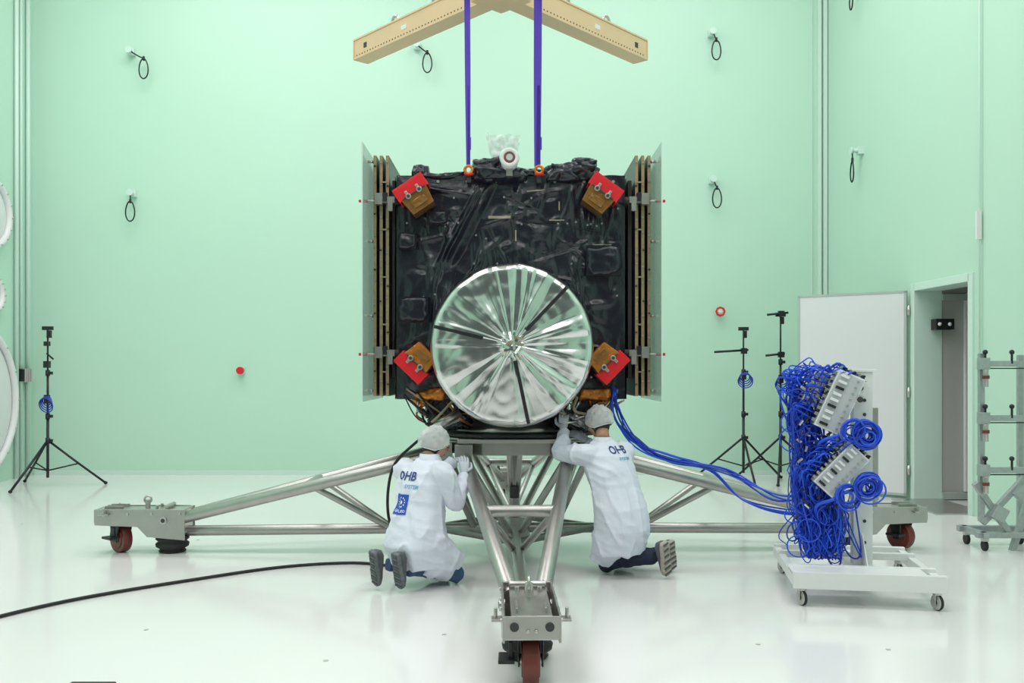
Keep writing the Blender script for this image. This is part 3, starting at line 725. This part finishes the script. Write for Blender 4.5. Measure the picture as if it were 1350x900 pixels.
# ---------------------------------------------------------------- people
def bake(o):
    dg=bpy.context.evaluated_depsgraph_get(); dg.update()
    me=bpy.data.meshes.new_from_object(o.evaluated_get(dg)); o.modifiers.clear(); old=o.data; o.data=me
    return o
def fuse(b,parent,voxel=0.012,smooth=8,foldamp=0.0,ff=None):
    mt=b.mats[0]; o=b.done(parent)
    md=o.modifiers.new('r','REMESH'); md.mode='VOXEL'; md.voxel_size=voxel
    md=o.modifiers.new('s','SMOOTH'); md.iterations=smooth; md.factor=0.5
    bake(o); me=o.data
    if foldamp:
        nr=[v.normal.copy() for v in me.vertices]
        for v,n in zip(me.vertices,nr):
            p=v.co; q=V((p.x*1.0+0.25*p.z,p.y*1.0,p.z*0.32))
            h=(1-2*abs(noise.noise(q*7.5)))**3*1.1+0.35*(1-2*abs(noise.noise(V((p.x*6,p.y*6,p.z*15+p.x*5)))))-0.5
            v.co=v.co+n*foldamp*h
    me.materials.clear(); me.materials.append(mt)
    for p in me.polygons: p.use_smooth=True; p.material_index=0
    return o
def ringxy(c,r,f,hw,hd,n=28):
    out=[]
    for k in range(n):
        a=2*math.pi*k/n; cc,ss=math.cos(a),math.sin(a)
        e=0.85; out.append(V(c)+r*(hw*math.copysign(abs(cc)**e,cc))+f*(hd*math.copysign(abs(ss)**e,ss)))
    return out
def hand(b,wr,d,pn,curl=0.5,m='glove',thumb=1,L=1.0):
    d=V(d).normalized(); pn=V(pn); pn=(pn-d*pn.dot(d)).normalized(); s=d.cross(pn).normalized()*thumb
    wr=V(wr)
    def el(c,w,h): return [c+s*w*math.cos(2*math.pi*k/14)+pn*h*math.sin(2*math.pi*k/14) for k in range(14)]
    b.rings([el(wr-d*0.03,0.029,0.023),el(wr,0.028,0.020),el(wr+d*0.03,0.036,0.019),el(wr+d*0.065,0.042,0.016),el(wr+d*0.09,0.040,0.012)],m)
    for i,(off,ln) in enumerate(((0.030,0.074),(0.010,0.084),(-0.011,0.078),(-0.031,0.062))):
        p=wr+d*(0.085-abs(off)*0.15)+s*off; dd=(d+s*off*2).normalized(); pts=[p-dd*0.02,p]; 
        for sgl,fr in ((curl*0.9,0.45),(curl*1.1,0.32),(curl*0.7,0.23)):
            dd=(dd*math.cos(sgl)+pn*math.sin(sgl)).normalized()
            p=p+dd*ln*fr*L; pts.append(p)
        b.tube(pts,[0.0095,0.0095,0.009,0.0082,0.0065],m,10); b.ball(pts[-1],0.0068,m,seg=8,nz=6)
    p=wr+d*0.025+s*0.028; t1=p+(d*0.5+s*0.7+pn*0.25).normalized()*0.04; t2=t1+(d*0.9+s*0.15+pn*0.4).normalized()*0.033; t3=t2+(d*0.9-s*0.1+pn*0.5).normalized()*0.022
    b.tube([p-s*0.012,p,t1,t2,t3],[0.013,0.014,0.012,0.010,0.007],m,10); b.ball(t3,0.0075,m,seg=8,nz=6)
def head(parent,c,face,tilt=0.0,neck=None,skin='skin'):
    f=V(face).normalized(); r=V((f.y,-f.x,0)); up=V((0,0,1)); f2=(f*math.cos(tilt)-up*math.sin(tilt)); u2=r.cross(f2).normalized()
    R=Matrix((r,f2,u2)).transposed(); c=V(c)
    b=B('head')
    def sh(v):
        x,y,z=v.x,v.y,v.z
        X=x*0.074; Y=y*0.093; Z=z*0.118
        if z<0: X*=1-0.30*z*z-0.06*abs(z)
        if y<0 and z<-0.1: Y*=1-0.35*min(1,(-z-0.1)*1.3)
        if y>0 and z<-0.5: Y+=0.012*(-z-0.5)*2
        if y>0:
            Y+=0.030*math.exp(-(x/0.13)**2-((z+0.14)/0.13)**2)+0.014*math.exp(-(x/0.10)**2-((z-0.06)/0.18)**2)
            Y-=0.010*math.exp(-((abs(x)-0.36)/0.17)**2-((z-0.06)/0.12)**2)
            Y+=0.005*math.exp(-((abs(x)-0.36)/0.25)**2-((z-0.22)/0.08)**2)
            Y+=0.006*math.exp(-(x/0.25)**2-((z+0.46)/0.09)**2)
            Y+=0.006*math.exp(-(x/0.2)**2-((z+0.80)/0.12)**2)
        return V((X,Y,Z))
    b.ball(c,1.0,skin,R=R,seg=56,nz=44,fn=sh)
    for s in (-1,1):
        b.ball(c+R@V((s*0.074,-0.005,-0.008)),(0.010,0.019,0.031),skin,R=R@rotz(s*-0.3),seg=14,nz=10)
        b.torus(c+R@V((s*0.080,-0.006,-0.004)),R@V((1,0.3*s,0)),0.017,0.004,skin,18,6)
        b.ball(c+R@V((s*0.029,0.074,0.008)),(0.0125,0.011,0.0095),'eye',R=R,seg=14,nz=10); b.ball(c+R@V((s*0.029,0.0835,0.008)),(0.005,0.003,0.005),'hair',R=R,seg=10,nz=6)
        b.tube([c+R@V((s*0.014,0.091,0.026)),c+R@V((s*0.030,0.089,0.031)),c+R@V((s*0.046,0.078,0.027))],[0.003,0.004,0.002],'hair',6)
    b.tube([c+R@V((-0.022,0.082,-0.055)),c+R@V((-0.010,0.091,-0.052)),c+R@V((0,0.092,-0.053)),c+R@V((0.010,0.091,-0.052)),c+R@V((0.022,0.082,-0.055))],[0.002,0.005,0.005,0.005,0.002],'lip',8)
    for s in (-1,1):
        b.torus(c+R@V((s*0.031,0.098,0.006)),R@V((0,1,0)),0.021,0.0018,'black',20,5); b.cyl(c+R@V((s*0.052,0.096,0.010)),c+R@V((s*0.079,0.0,0.012)),0.002,'black',seg=6)
    b.cyl(c+R@V((-0.01,0.102,0.01)),c+R@V((0.01,0.102,0.01)),0.0018,'black',seg=6)
    def hs(v):
        x,y,z=v.x,v.y,v.z
        k=1.0
        if z<-0.35: k=0.90
        if y>0.35 and z<0.45: k=0.86
        q=V((x*0.079,y*0.098-0.004,z*0.121))
        return q*k+q*0.03*noise.noise(v*8)
    b.ball(c,1.0,'hair',R=R,seg=40,nz=30,fn=hs)
    nb=V(neck) if neck else c+R@V((0,-0.035,-0.17))
    n0=c+R@V((0,-0.018,-0.045))
    b.tube([n0,n0.lerp(nb,0.5)+V((0,0,0.008)),nb],[0.053,0.052,0.056],skin,18)
    b.done(parent)
    b=B('hairnet')
    def net(v):
        x,y,z=v.x,v.y,v.z
        n=noise.noise(v*4)*0.10+abs(noise.noise(v*9))*0.12
        zz=max(z,-0.32+0.45*max(0,y))
        kk=1.0 if z>zz-1e-4 else 0.93
        q=V((x*0.094*kk,y*0.116*kk-0.014,zz*0.130+0.008))
        return q*(1+n*min(1,max(0,z+0.5)*2))
    b.ball(c,1.0,'net',R=R,seg=64,nz=44,fn=net)
    pts=[]
    for k in range(40):
        a=2*math.pi*k/40; x,y=math.cos(a),math.sin(a); z=-0.30+0.45*max(0,y*0.95)
        pts.append(c+R@V((x*0.083,y*0.101-0.006,z*0.132+0.004)))
    b.tube(pts,0.004,'white',6,closed=True)
    b.done(parent)
def shoe(b,toe,heel,sn,m='shoe',ms='sole'):
    toe,heel=V(toe),V(heel); a=(toe-heel); L=a.length; a.normalize(); n=V(sn); n=(n-a*n.dot(a)).normalized(); s=a.cross(n)
    prof=[(0.0,0.026,0.05),(0.06,0.036,0.075),(0.2,0.040,0.085),(0.42,0.038,0.075),(0.6,0.046,0.058),(0.78,0.050,0.046),(0.92,0.040,0.036),(1.0,0.018,0.022)]
    rs=[]
    for t,w,h in prof:
        c=heel+a*L*t; rs.append([c+s*w*math.cos(2*math.pi*k/18)-n*(h/2+ (h/2)*math.sin(2*math.pi*k/18)) for k in range(18)])
    b.rings(rs,m)
    rs=[]
    for t,w,h in prof:
        c=heel+a*(L*1.02*t-0.004); w=w+0.004; rs.append([c+s*w-n*0.02,c+s*w+n*0.006,c+n*0.008,c-s*w+n*0.006,c-s*w-n*0.02])
    b.rings(rs,ms)
    for i in range(11):
        t=0.05+i*0.088; w=0.03+0.012*(t>0.5)
        c=heel+a*L*t+n*0.009; R=Matrix((s,a,n)).transposed(); b.box(c,(w*1.9,L*0.045,0.008),ms if i%2 else m,R)
def label(parent,obj,txt,C,r,f,size,m,shear=0):
    cu=bpy.data.curves.new('t','FONT'); cu.body=txt; cu.size=size; cu.align_x='CENTER'; cu.align_y='CENTER'; cu.offset=size*0.02; cu.resolution_u=3
    o=bpy.data.objects.new('t',cu); scene.collection.objects.link(o); dg=bpy.context.evaluated_depsgraph_get(); dg.update()
    me=bpy.data.meshes.new_from_object(o.evaluated_get(dg)); bpy.data.objects.remove(o)
    bm=bmesh.new(); bm.from_mesh(me); bmesh.ops.subdivide_edges(bm,edges=[e for e in bm.edges if e.calc_length()>size*0.2],cuts=2); bmesh.ops.triangulate(bm,faces=bm.faces)
    project(bm,obj,C,r,f); bm.to_mesh(me); bm.free(); me.materials.clear(); me.materials.append(m)
    q=bpy.data.objects.new('coat_print',me); scene.collection.objects.link(q); q.parent=parent
def project(bm,obj,C,r,f,off=0.005):
    dg=bpy.context.evaluated_depsgraph_get(); t=BVHTree.FromObject(obj,dg); C=V(C)
    for v in bm.verts:
        p=C+r*v.co.x+V((0,0,1))*v.co.y-f*0.8
        h=t.ray_cast(p,f)
        v.co=(h[0]-f*off) if h[0] is not None else C+r*v.co.x+V((0,0,v.co.y))
def patch(parent,obj,C,r,f,w,h,m,stars=True):
    bm=bmesh.new(); bmesh.ops.create_grid(bm,x_segments=12,y_segments=12,size=0.5)
    for v in bm.verts: v.co=V((v.co.x*w,v.co.y*h,0))
    project(bm,obj,C,r,f,0.0045); me=bpy.data.meshes.new('coat_badge'); bm.to_mesh(me); bm.free(); me.materials.append(m)
    q=bpy.data.objects.new('coat_badge',me); scene.collection.objects.link(q); q.parent=parent
    if stars:
        bm=bmesh.new()
        for k in range(12):
            a=k/12*2*math.pi; bmesh.ops.create_circle(bm,cap_ends=True,segments=5,radius=w*0.045,matrix=Matrix.Translation((math.cos(a)*w*0.27,math.sin(a)*w*0.27+h*0.1,0)))
        bmesh.ops.create_circle(bm,cap_ends=True,segments=12,radius=w*0.12,matrix=Matrix.Translation((0,h*0.1,0)))
        project(bm,obj,C,r,f,0.007); me=bpy.data.meshes.new('s'); bm.to_mesh(me); bm.free(); me.materials.append(M['star'])
        q=bpy.data.objects.new('coat_badge_stars',me); scene.collection.objects.link(q); q.parent=parent

def person(spec):
    E=empty('technician'); f=V(spec['f']).normalized(); r=V((f.y,-f.x,0))
    b=B('coat')
    b.rings([ringxy(c,r,f,hw,hd) for c,hw,hd in spec['torso']],'coat')
    for arm in spec['arms']:
        S,El,W=[V(q) for q in arm]
        neckc=V(spec['torso'][-3][0])
        b.tube(catmull([neckc.lerp(S,0.5),S,S.lerp(El,0.5)+V((0,0,-0.005)),El,El.lerp(W,0.5),W],5),[0.07,0.085,0.078,0.066,0.062,0.055,0.046],'coat',16)
        b.ball(S,0.083,'coat',seg=16,nz=10); b.ball(El,0.066,'coat',seg=14,nz=8)
    for a,c,r1,r2 in spec['skirt']: b.tube([a,V(a).lerp(V(c),0.5),c],[r1,(r1+r2)/2,r2],'coat',18)
    coat=fuse(b,E,0.010,6,0.017)
    b=B('trousers')
    for hp,kn,an in spec['legs']:
        hp,kn,an=V(hp),V(kn),V(an)
        b.tube(catmull([hp,hp.lerp(kn,0.5),kn],5),[0.10,0.088,0.066],spec['tm'],16); b.ball(kn,0.066,spec['tm'],seg=14,nz=10)
        b.tube(catmull([kn,kn.lerp(an,0.45)+V((0,0,0.02)),an],5),[0.064,0.066,0.050],spec['tm'],16)
    b.ball(spec['torso'][1][0],(0.13,0.12,0.10),spec['tm'],seg=16,nz=10)
    fuse(b,E,0.011,5,0.010)
    b=B('shoes')
    for toe,heel,sn in spec['shoes']: shoe(b,toe,heel,sn,spec['sm'],spec['so'])
    b.done(E)
    b=B('hands')
    for h in spec['hands']: hand(b,*h)
    b.done(E)
    c=V(spec['torso'][-1][0])
    head(E,*spec['head'],neck=c)
    b=B('coat_collar')
    b.rings([ringxy(c+V((0,0,-0.02)),r,f,0.080,0.074,24),ringxy(c+V((0,0,0.03)),r,f,0.070,0.066,24),ringxy(c+V((0,0,0.03)),r,f,0.062,0.058,24),ringxy(c+V((0,0,-0.02)),r,f,0.06,0.055,24)],'coat',cap=False)
    b.done(E)
    return E,coat,r,f

L=dict(f=(0.6,0.8,0),
 torso=[((-.66,6.76,.15),.21,.20),((-.69,6.74,.30),.225,.215),((-.69,6.75,.45),.20,.175),((-.67,6.78,.60),.185,.145),((-.655,6.80,.73),.195,.135),((-.645,6.81,.82),.185,.115),((-.625,6.83,.885),.115,.085),((-.605,6.845,.920),.068,.064)],
 arms=[((-.485,6.69,.82),(-.40,6.75,.60),(-.365,6.96,.775)),((-.80,6.93,.82),(-.66,7.18,.70),(-.46,7.28,.85))],
 skirt=[((-.62,6.67,.33),(-.42,6.83,.14),.135,.10),((-.76,6.78,.33),(-.53,6.98,.14),.135,.10),((-.62,6.66,.2),(-.46,6.78,.11),.11,.08)],
 legs=[((-.62,6.66,.33),(-.41,6.81,.075),(-.75,6.60,.15)),((-.78,6.78,.33),(-.52,6.99,.075),(-.90,6.74,.15))],
 shoes=[((-.785,6.53,.035),(-.815,6.47,.285),(-.75,-.66,-.05)),((-.965,6.62,.035),(-.985,6.55,.285),(-.78,-.62,-.05))],
 hands=[((-.362,6.975,.79),(0.02,0.35,0.9),(-0.3,0.9,-0.2),0.45,'glove',-1),((-.455,7.285,.855),(0.9,0.2,0.2),(0,0.2,-1),0.5,'glove',1)],
 head=((-.570,6.875,1.01),(0.95,0.25,0),0.28),tm='jeans',sm='shoe',so='sole')
E1,coat1,r1,f1=person(L)
label(E1,coat1,'OHB',(-.775,6.72,.795),r1,f1,0.085,M['logo'])
label(E1,coat1,'SYSTEM',(-.70,6.70,.725),r1,f1,0.038,M['logoc'])
patch(E1,coat1,(-.775,6.72,.60),r1,f1,0.125,0.14,M['logob'])
label(E1,coat1,'GALILEO',(-.775,6.72,.553),r1,f1,0.026,M['star'])

Rr=dict(f=(-0.5,0.85,0),
 torso=[((.80,7.08,.17),.19,.17),((.83,7.06,.36),.21,.19),((.82,7.065,.52),.21,.17),((.785,7.095,.68),.20,.15),((.75,7.125,.83),.205,.145),((.73,7.14,.92),.195,.125),((.71,7.165,.985),.12,.09),((.70,7.19,1.02),.07,.066)],
 arms=[((.555,7.06,.93),(.385,7.24,.93),(.405,7.40,1.08)),((.88,7.25,.93),(.80,7.48,.80),(.60,7.50,1.00))],
 skirt=[((.80,7.02,.34),(.71,7.16,.12),.12,.09),((.90,7.08,.34),(.84,7.27,.14),.12,.09),((.70,7.10,.26),(.66,7.14,.10),.09,.07)],
 legs=[((.80,7.0,.38),(.73,7.17,.075),(1.08,7.0,.16)),((.92,7.10,.38),(.86,7.36,.075),(1.14,7.22,.13))],
 shoes=[((1.165,6.97,.03),(1.13,6.90,.285),(.72,-.68,-.05)),((1.24,7.19,.025),(1.22,7.14,.25),(.72,-.68,-.1))],
 hands=[((.408,7.415,1.095),(0.05,0.25,0.9),(0.1,0.9,-0.1),0.4,'glove',1),((.59,7.505,1.005),(-0.8,0.1,0.5),(0,0.6,-0.6),0.5,'glove',-1)],
 head=((.675,7.265,1.15),(-0.75,0.66,0),0.35),tm='navy',sm='shoe',so='solel')
E2,coat2,r2,f2=person(Rr)
label(E2,coat2,'OHB',(.83,7.05,.955),r2,f2,0.078,M['logo'])
label(E2,coat2,'SYSTEM',(.86,7.05,.893),r2,f2,0.030,M['logoc'])
